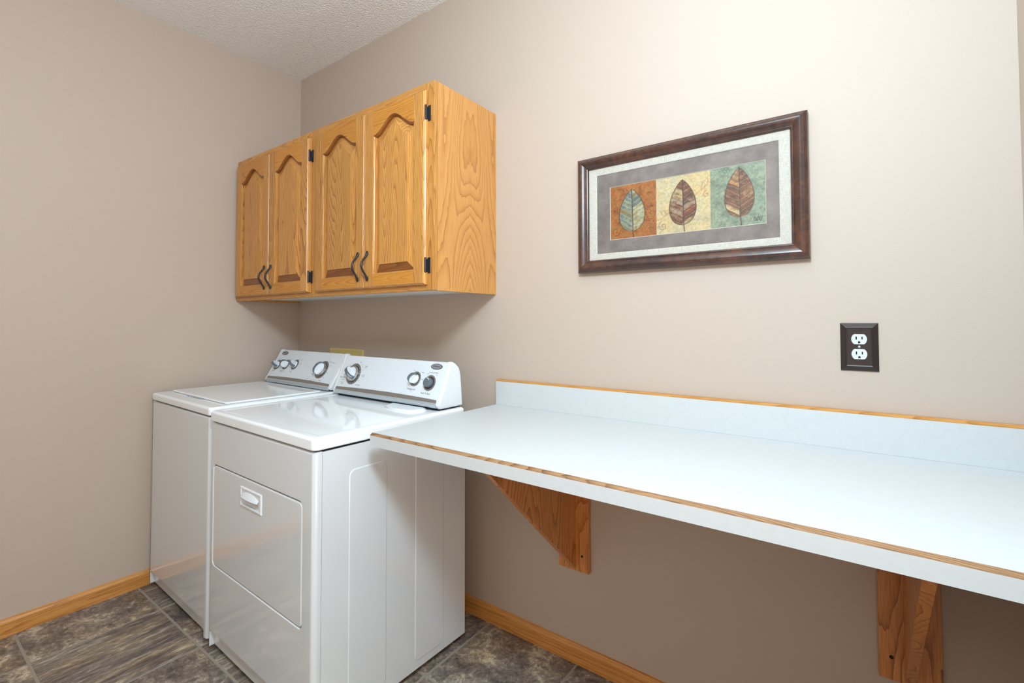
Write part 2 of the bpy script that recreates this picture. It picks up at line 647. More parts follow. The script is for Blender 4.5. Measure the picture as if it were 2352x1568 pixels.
def make_handle(parent, x, z):
    b_ = bmesh.new()
    y0 = CYF - 0.020
    pts, rad = [], []
    n = 26
    Hh = 0.061
    for i in range(n + 1):
        t = -1 + 2 * i / n
        a = abs(t)
        zz = z + t * Hh
        if a > 0.62:
            dep = 0.0035 + 0.0065 * max(0.0, (0.80 - a) / 0.18)
        else:
            dep = 0.010 + 0.020 * (0.5 + 0.5 * math.cos(PI * a / 0.62)) ** 0.55
        if a > 0.98:
            r_ = (0.0012, 0.0012)
        elif a > 0.66:
            k = 1 - abs((a - 0.80) / 0.19) ** 2
            r_ = (0.0042 + 0.0034 * max(0, k), 0.0034 + 0.0008 * max(0, k))
        else:
            r_ = (0.0043, 0.0043)
        pts.append((x, y0 - dep, zz))
        rad.append(r_)
    tube(b_, pts, rad, 10)
    return obj('handle', b_, 'black_iron', parent, smooth=60)


def make_hinge(parent, x, z):
    """x: door edge. barrel on the door edge and a leaf on the face frame"""
    b_ = bmesh.new()
    L = 0.054
    lathe(b_, [(0.0, -L / 2), (0.0030, -L / 2), (0.0042, -L / 2 + 0.002), (0.0042, L / 2 - 0.002), (0.0030, L / 2), (0.0, L / 2)], 12, mat=Matrix.Translation((x + 0.0005, CYF - 0.013, z)), cap=False)
    box(b_, x + 0.0004, x + 0.0030, CYF - 0.014, CYF - 0.0002, z - L / 2 + 0.002, z + L / 2 - 0.006, r=0.0008)
    box(b_, x + 0.0005, x + 0.0135, CYF - 0.0028, CYF - 0.0002, z - L / 2 - 0.003, z + L / 2, r=0.001)
    return obj('hinge', b_, 'black_iron', parent, smooth=40)


def make_door(x0, x1, handle_x, hinge):
    E_ = 0.006
    yb, yf = CYF - 0.0006, CYF - 0.020
    b_ = bmesh.new()
    rect = lambda d, y: [(px, y, pz) for px, pz in inset_rect(x0, x1, DZ0, DZ1, d)]
    loft(b_, [rect(0.03, yb), rect(0.0, yb), rect(0.0, yf + 0.0085), rect(0.0035, yf + 0.0050), rect(0.0040, yf + 0.0030), rect(E_, yf), rect(E_ + 0.004, yf)], cap0=True)
    door = obj('door', b_, 'oak_v', cab, smooth=30)
    ya = yf - 0.0003
    # stiles
    for (a, c_) in ((x0 + E_, x0 + STILE), (x1 - STILE, x1 - E_)):
        obj('stile', newbox(a, c_, ya, yf + 0.014, DZ0 + E_, DZ1 - E_), 'oak_v', door)
    obj('bottom_rail', newbox(x0 + STILE, x1 - STILE, ya, yf + 0.014, DZ0 + E_, DZ0 + BRAIL), 'oak_rail', door)
    op = opening(x0, x1, 0.0)
    b_ = bmesh.new()
    top = [(x0 + STILE, DZ1 - E_), (x1 - STILE, DZ1 - E_)]
    outl = op[2:] + top
    fr = [(p[0], ya, p[1]) for p in outl]
    bk = [(p[0], yf + 0.014, p[1]) for p in outl]
    fill(b_, fr)
    fill(b_, bk)
    loft(b_, [fr, bk])
    obj('top_rail', b_, 'oak_rail', door, smooth=25)
    # routed sticking round the opening
    b_ = bmesh.new()
    rg = [[(p[0], y, p[1]) for p in opening(x0, x1, d)] for d, y in ((-0.0005, ya - 0.0001), (0.0012, ya + 0.0016), (0.0032, ya + 0.0026), (0.0052, ya + 0.0052), (0.0058, ya + 0.0170))]
    loft(b_, rg)
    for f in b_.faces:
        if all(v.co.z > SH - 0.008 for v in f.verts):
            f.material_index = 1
    obj('panel_bead', b_, ['oak_v', 'oak_end'], door, smooth=25)
    # raised panel
    b_ = bmesh.new()
    rg = [[(p[0], y, p[1]) for p in opening(x0, x1, d)] for d, y in ((0.004, ya + 0.0160), (0.0075, ya + 0.0158), (0.020, ya + 0.0112), (0.037, ya + 0.0050), (0.0376, ya + 0.0018))]
    loft(b_, rg)
    b_.faces.ensure_lookup_table()
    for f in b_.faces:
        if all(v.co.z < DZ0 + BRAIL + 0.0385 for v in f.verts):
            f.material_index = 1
    fill(b_, rg[-1])
    obj('raised_panel', b_, ['oak_v', 'oak_end'], door, smooth=20)
    make_handle(door, handle_x, 1.466)
    if hinge:
        make_hinge(door, x1, 2.006)
        make_hinge(door, x1, 1.449)
    return door


make_door(0.036, 0.3855, 0.3855 - 0.034, False)
make_door(0.3885, 0.738, 0.3885 + 0.027, True)
make_door(0.800, 1.1495, 1.1495 - 0.034, False)
make_door(1.1525, 1.499, 1.1525 + 0.024, True)


# ------------------------------------------------------------------ laundry machines
def face_frame(A, B):
    """matrix of the sloped console face: X along x, Y up the face, Z outwards; origin at x=0 on the top edge A"""
    A, B = Vector((0, A[0], A[1])), Vector((0, B[0], B[1]))
    up = (A - B).normalized()
    ex = Vector((1, 0, 0))
    nrm = ex.cross(up)
    return Matrix(((1, up.x, nrm.x, 0), (0, up.y, nrm.y, A.y), (0, up.z, nrm.z, A.z), (0, 0, 0, 1)))


def at_face(Fm, x, s, ang=0.0):
    return Fm @ Matrix.Translation((x, -s, 0)) @ Matrix.Rotation(ang, 4, 'Z')


def make_knob(parent, Fm, x, s, rb, ang, off, big):
    """bezel ring, dark well, skirt and a standing paddle grip"""
    m = at_face(Fm, x, s)
    b_ = bmesh.new()
    lathe(b_, [(rb, 0.0004), (rb, 0.0016), (rb * 0.97, 0.0022), (rb * 0.80, 0.0020), (rb * 0.78, 0.0004)], 40, mat=m, cap=False)
    bez = obj('dial_bezel', b_, 'taupe', parent, off=off)
    # tick marks
    b_ = bmesh.new()
    n = 20 if big else 6
    for i in range(n):
        a = 2 * PI * i / n + 0.2
        q = m @ Matrix.Rotation(a, 4, 'Z')
        h = 0.0007 if big else 0.0005
        vs = [b_.verts.new(q @ Vector(p)) for p in ((rb * 0.84, -h, 0.0026), (rb * 1.03, -h, 0.0026), (rb * 1.03, h, 0.0026), (rb * 0.84, h, 0.0026))]
        b_.faces.new(vs)
    obj('tick_mark', b_, 'ink', bez, smooth=0, off=off, recalc=False)['kind'] = 'stuff'
    b_ = bmesh.new()
    lathe(b_, [(rb * 0.79, 0.0010), (rb * 0.60, 0.0008), (0.0005, 0.0008)], 40, mat=m)
    obj('dial_well', b_, 'knob_well', bez, off=off)
    mk = at_face(Fm, x, s, ang)
    b_ = bmesh.new()
    rs = rb * (0.74 if big else 0.66)
    if big:
        lathe(b_, [(rs, 0.002), (rs, 0.006), (rs * 0.93, 0.0125), (rs * 0.86, 0.014), (rs * 0.80, 0.013)], 40, mat=mk, mi=0, cap=False)
        lathe(b_, [(rs * 0.80, 0.013), (rs * 0.4, 0.0145), (0.0005, 0.015)], 40, mat=mk, mi=1)
        h0, hg, lg, tg = 0.012, 0.044, rs * 0.94, 0.0080
    else:
        lathe(b_, [(rs, 0.002), (rs * 0.97, 0.007), (rs * 0.90, 0.009)], 32, mat=mk, mi=1, cap=False)
        lathe(b_, [(rs * 0.90, 0.009), (rs * 0.4, 0.010), (0.0005, 0.010)], 32, mat=mk, mi=1)
        h0, hg, lg, tg = 0.008, 0.037, rs * 1.02, 0.0066
    knob = obj('knob', b_, ['chrome' if big else 'grey_grip', 'knob_white'], parent, off=off)
    # paddle
    b_ = bmesh.new()
    n = 18
    prof = [(lg * math.cos(PI * i / n), h0 + (hg - h0) * math.sin(PI * i / n) ** 0.6) for i in range(n + 1)]
    left = [mk @ Vector((u, tg, z)) for u, z in prof]
    right = [mk @ Vector((u, -tg, z)) for u, z in prof]
    loft(b_, [left, right], closed=True, mi=0)
    inl = [mk @ Vector((u * 0.86, tg * 0.62, h0 + (z - h0) * 0.86)) for u, z in prof]
    inr = [mk @ Vector((u * 0.86, -tg * 0.62, h0 + (z - h0) * 0.86)) for u, z in prof]
    loft(b_, [left, [mk @ Vector((u * 0.93, tg, h0 + (z - h0) * 0.93)) for u, z in prof]], mi=0)
    l2 = [mk @ Vector((u * 0.93, tg, h0 + (z - h0) * 0.93)) for u, z in prof]
    r2 = [mk @ Vector((u * 0.93, -tg, h0 + (z - h0) * 0.93)) for u, z in prof]
    loft(b_, [l2, inl], cap1=True, mi=1)
    loft(b_, [right, r2], mi=0)
    loft(b_, [r2, inr], cap1=True, mi=1)
    obj('knob_grip', b_, ['grey_grip', 'knob_white'], knob, off=off, smooth=30)
    if big:
        b_ = bmesh.new()
        q = mk
        pts = [(lg * math.cos(PI * i / 24), h0 + (hg - h0) * math.sin(PI * i / 24) ** 0.6 + 0.0006) for i in range(1, 9)]
        loft(b_, [[q @ Vector((u, 0.0009, z)) for u, z in pts], [q @ Vector((u, -0.0009, z)) for u, z in pts]], closed=False)
        obj('pointer_line', b_, 'knob_white', knob, off=off, smooth=0)
    return knob


def make_console(parent, off, x0, x1, A, B, yback, ztop_body, strings, reds, badge_x):
    Fm = face_frame(A, B)
    L = (Vector(A) - Vector(B)).length
    # side profile (y, z), clockwise from bottom back
    zb = ztop_body + 0.006
    prof = [(yback, zb), (yback - 0.003, zb + 0.06), (yback - 0.010, A[1] - 0.050), (yback - 0.020, A[1] - 0.022), (yback - 0.040, A[1] - 0.006), (A[0] + 0.012, A[1] + 0.0005), (A[0], A[1])]
    for t in (0.25, 0.5, 0.75):
        bul = 0.0018 * math.sin(PI * t)
        prof.append((A[0] + (B[0] - A[0]) * t - bul * 0, A[1] + (B[1] - A[1]) * t))
    prof += [(B[0], B[1]), (B[0] - 0.0005, B[1] - 0.003), (B[0] + 0.004, B[1] - 0.009), (B[0] + 0.010, zb)]

    def scaled(d):
        cy = sum(p[0] for p in prof) / len(prof)
        cz = sum(p[1] for p in prof) / len(prof)
        r_ = []
        for y, z in prof:
            v = Vector((y - cy, z - cz))
            v = v * (1 + d / v.length)
            r_.append((cy + v.x, cz + v.y))
        return r_
    b_ = bmesh.new()
    ring = lambda x, d: [(x, y, z) for y, z in scaled(d)]
    e = 0.016
    loft(b_, [ring(x0 + e, -0.003), ring(x1 - e, -0.003)], cap0=True, cap1=True)
    con = obj('console', b_, 'plastic', parent, off=off, smooth=40)
    for (xa, sgn) in ((x0, 1), (x1, -1)):
        b_ = bmesh.new()
        loft(b_, [ring(xa, -0.012), ring(xa, -0.008), ring(xa + sgn * 0.001, -0.004), ring(xa + sgn * 0.004, -0.001), ring(xa + sgn * 0.009, 0.0), ring(xa + sgn * e * 1.15, 0.0), ring(xa + sgn * e * 1.25, -0.003)], cap0=True, cap1=True)
        obj('end_cap', b_, 'plastic', con, off=off, smooth=50)
    # control panel plate
    b_ = bmesh.new()
    pl = rrect(x0 + e + 0.004, x1 - e - 0.004, -L + 0.010, -0.002, 0.006, 4)
    rr = lambda d, h: [Fm @ Vector((min(max(a, x0 + e + 0.004 + d), x1 - e - 0.004 - d), min(max(q, -L + 0.010 + d), -0.002 - d), h)) for a, q in pl]
    loft(b_, [rr(0, -0.002), rr(0, 0.0000), rr(0.0006, 0.0005)])
    fill(b_, rr(0.0006, 0.0005))
    obj('control_panel', b_, 'panel', con, off=off)
    # taupe lens-shaped strip
    b_ = bmesh.new()
    xa, xb = x0 + e + 0.005, x1 - e - 0.005
    n = 28
    tp, bt = [], []
    for i in range(n + 1):
        u = i / n
        x = xa + (xb - xa) * u
        tp.append((x, L - 0.0085 - (0.0085 + 0.0080 * math.sin(PI * (u * 0.9 + 0.05)) ** 0.8)))
        bt.append((x, L - 0.0075))
    loft(b_, [[Fm @ Vector((x, -s, 0.0012)) for x, s in tp], [Fm @ Vector((x, -s, 0.0012)) for x, s in bt]], closed=False)
    loft(b_, [[Fm @ Vector((x, -s, 0.0012)) for x, s in tp], [Fm @ Vector((x, -s, 0.0002)) for x, s in tp]], closed=False)
    obj('accent_strip', b_, 'taupe', con, off=off, smooth=0)
    # lower silver rail
    b_ = bmesh.new()
    pr = [(L - 0.0075, 0.0004), (L - 0.0072, 0.0022), (L - 0.003, 0.0030), (L + 0.002, 0.0022), (L + 0.006, -0.002), (L + 0.010, -0.006), (L + 0.010, -0.012)]
    loft(b_, [[Fm @ Vector((xa, -s, h)) for s, h in pr], [Fm @ Vector((xb, -s, h)) for s, h in pr]], cap0=True, cap1=True)
    obj('lower_rail', b_, 'silver', con, off=off, smooth=45)
    # dark box standing in for shade in the gap under the console
    obj('base_gap_shade', newbox(x0 + 0.012, x1 - 0.012, B[0] + 0.022, yback - 0.006, ztop_body - 0.004, zb + 0.004), 'gap', con, off=off)
    # badge
    b_ = bmesh.new()
    mb = at_face(Fm, badge_x, 0.0225)
    el = lambda ra, rb_, h: [mb @ Vector((ra * math.cos(2 * PI * i / 36), rb_ * math.sin(2 * PI * i / 36), h)) for i in range(36)]
    loft(b_, [el(0.032, 0.0118, 0.0005), el(0.032, 0.0118, 0.0022), el(0.0285, 0.0092, 0.0026)], mi=0)
    loft(b_, [el(0.0285, 0.0092, 0.0026), el(0.027, 0.0082, 0.0022)], cap1=True, mi=1)
    bd = obj('badge', b_, ['badge_rim', 'badge'], con, off=off)
    b_ = bmesh.new()
    add_text(b_, 'Whirlpool', 0.0098, mb @ Matrix.Translation((0, 0.0005, 0.0029)), shear=0.35)
    obj('badge_lettering', b_, 'ink', bd, smooth=0, off=off, recalc=False)
    # printed captions
    b_ = bmesh.new()
    for (body, x, s, size) in strings:
        add_text(b_, body, size * 1.15, at_face(Fm, x, s) @ Matrix.Translation((0, 0, 0.0009)))
    for (body, x, s, size) in reds:
        add_text(b_, body, size, at_face(Fm, x, s) @ Matrix.Translation((0, 0, 0.0009)), mi=1)
    obj('lettering', b_, ['ink', 'ink_red'], con, smooth=0, off=off, recalc=False)['kind'] = 'stuff'
    return Fm, con


def machine_front(parent, off, x0, x1, yf, yj, z0, z1, hole, nx0, nx1, nz):
    """front skin with rolled vertical edges, a toe-kick notch and an optional door opening"""
    b_ = bmesh.new()
    r = 0.016
    c = 0.012
    base = [(x0, z0), (nx0, z0), (nx0, nz - c), (nx0 + c, nz), (nx1 - c, nz), (nx1, nz - c), (nx1, z0), (x1, z0), (x1, z1), (x0, z1)]

    def ring(d, y):
        out = []
        for (x, z) in base:
            xx = x0 + d if x == x0 else (x1 - d if x == x1 else x)
            zz = z1 - d * 0.45 if z == z1 else z
            out.append((xx, y, zz))
        return out
    rings = [ring(0, yj)]
    for i in range(6):
        t = i / 5 * PI / 2
        rings.append(ring(r * (1 - math.cos(t)), yf + r * (1 - math.sin(t))))
    loft(b_, rings)
    holes = []
    if hole:
        hx0, hx1, hz0, hz1, hr = hole
        prm = lambda d, y: [(a, y, q) for a, q in rrect(hx0 + d, hx1 - d, hz0 + d, hz1 - d, hr - d, 6)]
        holes = [prm(0, yf)]
        loft(b_, [prm(0, yf), prm(0.0010, yf + 0.0006), prm(0.0022, yf + 0.0024), prm(0.0026, yf + 0.005), prm(0.0026, yf + 0.022)])
    fill(b_, rings[-1], holes)
    fr = obj('front_panel', b_, 'enamel', parent, off=off, smooth=40)
    # toe kick, set back
    obj('kick_panel', newbox(nx0 - 0.002, nx1 + 0.002, yf + 0.018, yf + 0.026, z0 + 0.001, nz + 0.004), 'enamel', parent, off=off)
    return fr


def top_slab(parent, off, x0, x1, y0, y1, z0, z1, name, dish, extra_hole=None):
    """rounded top with a shallow pressed field. y0 front (more negative), y1 back"""
    b_ = bmesh.new()
    R0 = 0.018
    rg = lambda d, z: [(a, q, z) for a, q in rrect(x0 + d, x1 - d, y0 + d, y1 - d, max(R0 - d * 0.6, 0.004), 6)]
    r = 0.010
    rings = [rg(0.012, z0), rg(0.004, z0), rg(0.001, z0 + 0.002), rg(0.0, z0 + 0.006), rg(0.0, z1 - r)]
    for i in range(1, 6):
        t = i / 5 * PI / 2
        rings.append(rg(r * (1 - math.cos(t)), z1 - r + r * math.sin(t)))
    if dish:
        rings += [rg(0.026, z1), rg(0.030, z1 - 0.0008), rg(0.036, z1 - 0.0026), rg(0.040, z1 - 0.0030)]
    loft(b_, rings, cap0=True)
    hs = [extra_hole] if extra_hole else []
    fill(b_, rings[-1], hs)
    if extra_hole:
        loft(b_, [extra_hole, [(p[0], p[1], p[2] - 0.016) for p in extra_hole]], cap1=True)
    return obj(name, b_, 'enamel_top_lit', parent, off=off, smooth=30)


# ---- dryer
DCX, DCY = 1.06, -0.43
dry = thing('clothes_dryer', 'white front loading clothes dryer with a square drop door standing beside the counter', 'dryer', (DCX, DCY, 0), -0.02)
do = (-DCX, -DCY, 0)
X0, X1, YB, YF = 0.750, 1.4810, -0.138, -0.7765
ZT = 0.9045
obj('cabinet_body', newbox(X0 + 0.002, X1 - 0.004, YF + 0.028, YB, 0.024, 0.858), 'enamel', dry, off=do)
obj('top_gap_shade', newbox(X0 + 0.010, X1 - 0.010, YF + 0.010, YB - 0.004, 0.856, 0.870), 'gap', dry, off=do)  # recess core, shade of the gap below the top painted in
machine_front(dry, do, X0, X1, YF, YF + 0.0250, 0.022, 0.862, (0.778, 1.4205, 0.329, 0.709, 0.020), X0 + 0.014, X1 - 0.040, 0.088)
# right side skin with two pressed panels
b = bmesh.new()
xs_ = X1 - 0.0005
loops = []
for (ya, yb_, za, zb_) in ((-0.660, -0.517, 0.050, 0.785), (-0.393, -0.254, 0.050, 0.785)):
    lp = rrect(ya, yb_, za, zb_, 0.022, 6)
    cyc, czc = (ya + yb_) / 2, (za + zb_) / 2
    sh = lambda d, x: [(x, a, q) for a, q in rrect(ya + d, yb_ - d, za + d, zb_ - d, 0.022 - d, 6)]
    loops.append(sh(0, xs_))
    rr_ = [sh(0, xs_), sh(0.0025, xs_ + 0.0016), sh(0.004, xs_ + 0.0018)]
    loft(b, rr_)
    fill(b, rr_[-1])
outr = [(xs_, YF + 0.0262, 0.024), (xs_, YB, 0.024), (xs_, YB, 0.860), (xs_, YF + 0.0262, 0.860)]
fill(b, outr, loops)
inn = [(xs_ - 0.0034, p[1], p[2]) for p in outr]
loft(b, [outr, inn])
obj('side_panel', b, 'enamel', dry, off=do, smooth=20)
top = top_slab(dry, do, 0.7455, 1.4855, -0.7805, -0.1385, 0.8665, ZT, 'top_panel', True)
# lint filter lid
b = bmesh.new()
lw = [(1.185, -0.262), (1.395, -0.262), (1.405, -0.285), (1.392, -0.338), (1.300, -0.345), (1.215, -0.325)]
z = ZT - 0.0032
lr = lambda d, h: [(1.295 + (x - 1.295) * (1 - d), -0.30 + (y + 0.30) * (1 - d * 1.4), z + h) for x, y in lw]
loft(b, [lr(0, 0), lr(0.01, 0.004), lr(0.05, 0.0075), lr(0.12, 0.009)], cap1=True)
obj('lint_filter_lid', b, 'plastic', dry, off=do, smooth=60)
# door
b = bmesh.new()
dr = lambda d, y: [(a, y, q) for a, q in rrect(0.7835 + d, 1.4155 - d, 0.3345 + d, 0.7025 - d, 0.0165 - d, 6)]
rr_ = [dr(0, YF + 0.022), dr(0, YF + 0.005), dr(0.0008, YF + 0.0028), dr(0.0024, YF + 0.0012), dr(0.0045, YF + 0.0006), dr(0.0065, YF + 0.0006)]
loft(b, rr_, cap0=True)
hx0, hx1, hz0, hz1 = 1.013, 1.164, 0.606, 0.672
hh = [(hx0 + 0.006, YF + 0.0006, hz0 + 0.006), (hx1 - 0.006, YF + 0.0006, hz0 + 0.006), (hx1 - 0.006, YF + 0.0006, hz1 - 0.006), (hx0 + 0.006, YF + 0.0006, hz1 - 0.006)]
fill(b, rr_[-1], [hh])
door = obj('door', b, 'enamel', dry, off=do, smooth=40)
# handle: bezel frame, pocket, scoop lip
b = bmesh.new()
hr_ = lambda d, y: [(a, y, q) for a, q in inset_rect(hx0, hx1, hz0, hz1, d)]
yo = YF + 0.0006
loft(b, [hr_(0, yo + 0.001), hr_(0, yo - 0.0022), hr_(0.0018, yo - 0.0036), hr_(0.0062, yo - 0.0036), hr_(0.0070, yo - 0.0020)])
# face plate (upper) and pocket (lower)
zm = 0.640
ix0, ix1, iz0, iz1 = hx0 + 0.007, hx1 - 0.007, hz0 + 0.007, hz1 - 0.007
plate = [(ix0, yo - 0.0020, zm), (ix1, yo - 0.0020, zm), (ix1, yo - 0.0020, iz1), (ix0, yo - 0.0020, iz1)]
fill(b, plate)
pk = [(ix0 + 0.004, zm), (ix1 - 0.012, zm), (ix1 - 0.012, iz0 + 0.001), (ix0 + 0.004, iz0 + 0.001)]
fill(b, [(ix0, yo - 0.0020, iz0), (ix1, yo - 0.0020, iz0), (ix1, yo - 0.0020, zm), (ix0, yo - 0.0020, zm)], [[(x, yo - 0.0020, z_) for x, z_ in pk]])
pb = [(pk[0][0], yo + 0.020, zm), (pk[1][0], yo + 0.020, zm), (pk[2][0], yo + 0.004, iz0 + 0.001), (pk[3][0], yo + 0.004, iz0 + 0.001)]
loft(b, [[(x, yo - 0.0020, z_) for x, z_ in pk], pb], cap1=True)
hd = obj('door_handle', b, 'plastic', door, off=do, smooth=30)
b = bmesh.new()
n = 16
bot = []
topc = []
for i in range(n + 1):
    u = i / n
    x = ix0 + 0.002 + (ix1 - ix0 - 0.012) * u
    cz = math.sin(PI * (0.04 + 0.92 * u)) ** 0.55
    bot.append((x, yo - 0.0030 - 0.010 * math.sin(PI * (0.03 + 0.94 * u)) ** 0.4, zm))
    topc.append((x, yo - 0.0022, zm + 0.022 * cz))
botin = [(p[0], yo + 0.004, p[2]) for p in bot]
loft(b, [topc, [((p[0] + q[0]) / 2, (p[1] + q[1]) / 2 - 0.0015, (p[2] * 0.45 + q[2] * 0.55)) for p, q in zip(topc, bot)], bot, botin], closed=False)
obj('handle_lip', b, 'plastic', hd, off=do, smooth=50)

DA, DB = (-0.205, 1.086), (-0.268, 0.926)
cap = []
red = []
ts = 0.0068
cap += [('Temperature', 1.2895, 0.1225, 0.0082), ('Fabric', 1.290, 0.1290, 0.0040), ('Push To Start', 1.378, 0.1330, 0.0082), ('End Of Cycle Signal', 1.392, 0.0475, 0.0056),
        ('Off', 1.362, 0.055, 0.0048), ('On', 1.414, 0.057, 0.0048), ('Low', 1.278, 0.046, 0.0046), ('Medium', 1.331, 0.051, 0.0050), ('Extra', 1.256, 0.078, 0.0044), ('Low', 1.256, 0.083, 0.0040), ('High', 1.338, 0.079, 0.0050)]
cap += [('Off', 0.906, 0.031, 0.006), ('60', 0.921, 0.040, 0.005), ('50', 0.931, 0.052, 0.005), ('40', 0.938, 0.066, 0.005), ('Timed', 0.955, 0.047, 0.0065), ('Dry', 0.953, 0.054, 0.006), ('Touch Up', 0.952, 0.088, 0.005), ('Wrinkle', 0.952, 0.095, 0.005), ('Cool Down', 0.935, 0.135, 0.006),
        ('Off', 0.930, 0.115, 0.005), ('Energy Preferred', 0.806, 0.107, 0.0058), ('Less Dry', 0.815, 0.092, 0.0048), ('More Dry', 0.812, 0.118, 0.0048), ('Dry', 0.815, 0.138, 0.0055), ('Damp', 0.836, 0.052, 0.005), ('Dry', 0.834, 0.059, 0.005)]
red += [('Automatic', 0.814, 0.131, 0.0062)]
Fm, con = make_console(dry, do, 0.757, 1.470, DA, DB, -0.139, ZT, cap, red, 1.400)
make_knob(con, Fm, 0.879, 0.087, 0.049, R(-38), do, True)
make_knob(con, Fm, 1.297, 0.080, 0.031, R(62), do, False)
# push button dial
b = bmesh.new()
m = at_face(Fm, 1.385, 0.090)
rb = 0.032
lathe(b, [(rb, 0.0004), (rb, 0.0016), (rb * 0.97, 0.0022), (rb * 0.80, 0.0020), (rb * 0.78, 0.0004)], 40, mat=m, cap=False)
bz = obj('dial_bezel', b, 'taupe', con, off=do)
b = bmesh.new()
lathe(b, [(rb * 0.79, 0.0010), (rb * 0.6, 0.0008), (0.0005, 0.0008)], 40, mat=m)
obj('dial_well', b, 'knob_well', bz, off=do)
b = bmesh.new()
lathe(b, [(rb * 0.60, 0.001), (rb * 0.60, 0.017), (rb * 0.56, 0.0195), (rb * 0.35, 0.0205), (0.0005, 0.0208)], 36, mat=m)
btn = obj('push_button', b, 'grey_grip', con, off=do)
b = bmesh.new()
arc = [PI * 0.18 + PI * 0.36 * i / 8 for i in range(9)]
loft(b, [[m @ Vector((rb * 0.50 * math.cos(a), rb * 0.50 * math.sin(a), 0.0206)) for a in arc], [m @ Vector((rb * 0.42 * math.cos(a), rb * 0.42 * math.sin(a), 0.0209)) for a in arc]], closed=False)
obj('pointer_line', b, 'knob_white', btn, off=do, smooth=0)
for (fx, fy) in ((0.80, -0.72), (1.43, -0.72), (0.80, -0.19), (1.43, -0.19)):
    b = bmesh.new()
    lathe(b, [(0.0, 0.0), (0.018, 0.0), (0.020, 0.004), (0.018, 0.009), (0.007, 0.010), (0.007, 0.026)], 18, mat=Matrix.Translation((fx, fy, 0.0004)))
    obj('foot', b, 'knob_well', dry, off=do)

# ---- washer
WCX, WCY = 0.37, -0.43
wsh = thing('washing_machine', 'white top loading washing machine standing in the corner between wall and dryer', 'washer', (WCX, WCY, 0), -0.02)
wo = (-WCX, -WCY, 0)
X0, X1, YB, YF = 0.046, 0.712, -0.078, -0.7525
ZW = 0.9085
obj('cabinet_body', newbox(X0, X1 - 0.002, YF + 0.028, YB, 0.022, 0.868), 'enamel', wsh, off=wo)
obj('top_gap_shade', newbox(X0 + 0.010, X1 - 0.010, YF + 0.010, YB - 0.004, 0.866, 0.880), 'gap', wsh, off=wo)  # core coloured dark as the shade under the top panel
machine_front(wsh, wo, X0, X1, YF, YF + 0.030, 0.020, 0.872, None, X0 + 0.012, X1 - 0.030, 0.082)
notch = [(0.262, -0.676, ZW), (0.478, -0.676, ZW), (0.462, -0.694, ZW), (0.440, -0.6975, ZW), (0.300, -0.6975, ZW), (0.278, -0.694, ZW)]
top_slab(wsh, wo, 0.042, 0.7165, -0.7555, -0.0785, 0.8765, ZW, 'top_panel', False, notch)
b = bmesh.new()
lid = lambda d, z_: [(a, q, z_) for a, q in rrect(0.076 + d, 0.683 - d, -0.685 + d, -0.262 - d, 0.016 - d * 0.5, 5)]
loft(b, [lid(0.010, ZW + 0.0004), lid(0.004, ZW + 0.0006), lid(0.001, ZW + 0.0022), lid(0.0, ZW + 0.0045), lid(0.0015, ZW + 0.0070), lid(0.005, ZW + 0.0082), lid(0.010, ZW + 0.0085)], cap0=True, cap1=True)
obj('lid', b, 'enamel_top_lit', wsh, off=wo, smooth=60)
WA, WB = (-0.142, 1.086), (-0.235, 0.926)
cap = [('Load Size', 0.118, 0.124, 0.0068), ('Temperature', 0.213, 0.120, 0.0068), ('Wash / Rinse', 0.208, 0.126, 0.0040), ('Rinse', 0.303, 0.119, 0.0068),
       ('Large', 0.117, 0.053, 0.005), ('Medium', 0.160, 0.060, 0.0046), ('Hot', 0.244, 0.052, 0.005), ('Cold', 0.263, 0.060, 0.005), ('On', 0.332, 0.040, 0.005), ('Off', 0.327, 0.047, 0.005), ('2nd', 0.356, 0.042, 0.005), ('Rinse', 0.350, 0.049, 0.005), ('Fabric', 0.362, 0.066, 0.005), ('Softener', 0.360, 0.073, 0.005)]
cap += [('Heavy', 0.530, 0.050, 0.006), ('Off', 0.600, 0.031, 0.005), ('Normal', 0.626, 0.043, 0.006), ('Casual', 0.655, 0.047, 0.006), ('Off', 0.637, 0.065, 0.005), ('Rinse', 0.640, 0.100, 0.005), ('Spin', 0.628, 0.128, 0.006), ('Delicate', 0.610, 0.146, 0.006), ('Off', 0.560, 0.147, 0.005), ('Soak', 0.530, 0.150, 0.006), ('Rinse', 0.520, 0.118, 0.005), ('6', 0.527, 0.130, 0.005), ('Spin', 0.545, 0.156, 0.005)]
red = [('Permanent', 0.490, 0.145, 0.006), ('Press', 0.497, 0.137, 0.006)]
cap = [(t_, x_ - 0.021, s_ + 0.008, z_) for t_, x_, s_, z_ in cap]
red = [(t_, x_ - 0.021, s_ + 0.008, z_) for t_, x_, s_, z_ in red]
Fm, con = make_console(wsh, wo, 0.053, 0.708, WA, WB, -0.080, ZW, cap, red, 0.1235)
make_knob(con, Fm, 0.561, 0.097, 0.048, R(72), wo, True)
make_knob(con, Fm, 0.109, 0.096, 0.030, R(-35), wo, False)
make_knob(con, Fm, 0.199, 0.090, 0.030, R(70), wo, False)
make_knob(con, Fm, 0.289, 0.085, 0.030, R(-38), wo, False)
for (fx, fy) in ((0.10, -0.70), (0.66, -0.70), (0.10, -0.17), (0.66, -0.17)):
    b = bmesh.new()
    lathe(b, [(0.0, 0.0), (0.018, 0.0), (0.020, 0.004), (0.018, 0.009), (0.007, 0.010), (0.007, 0.026)], 18, mat=Matrix.Translation((fx, fy, 0.0004)))
    obj('foot', b, 'knob_well', wsh, off=wo)

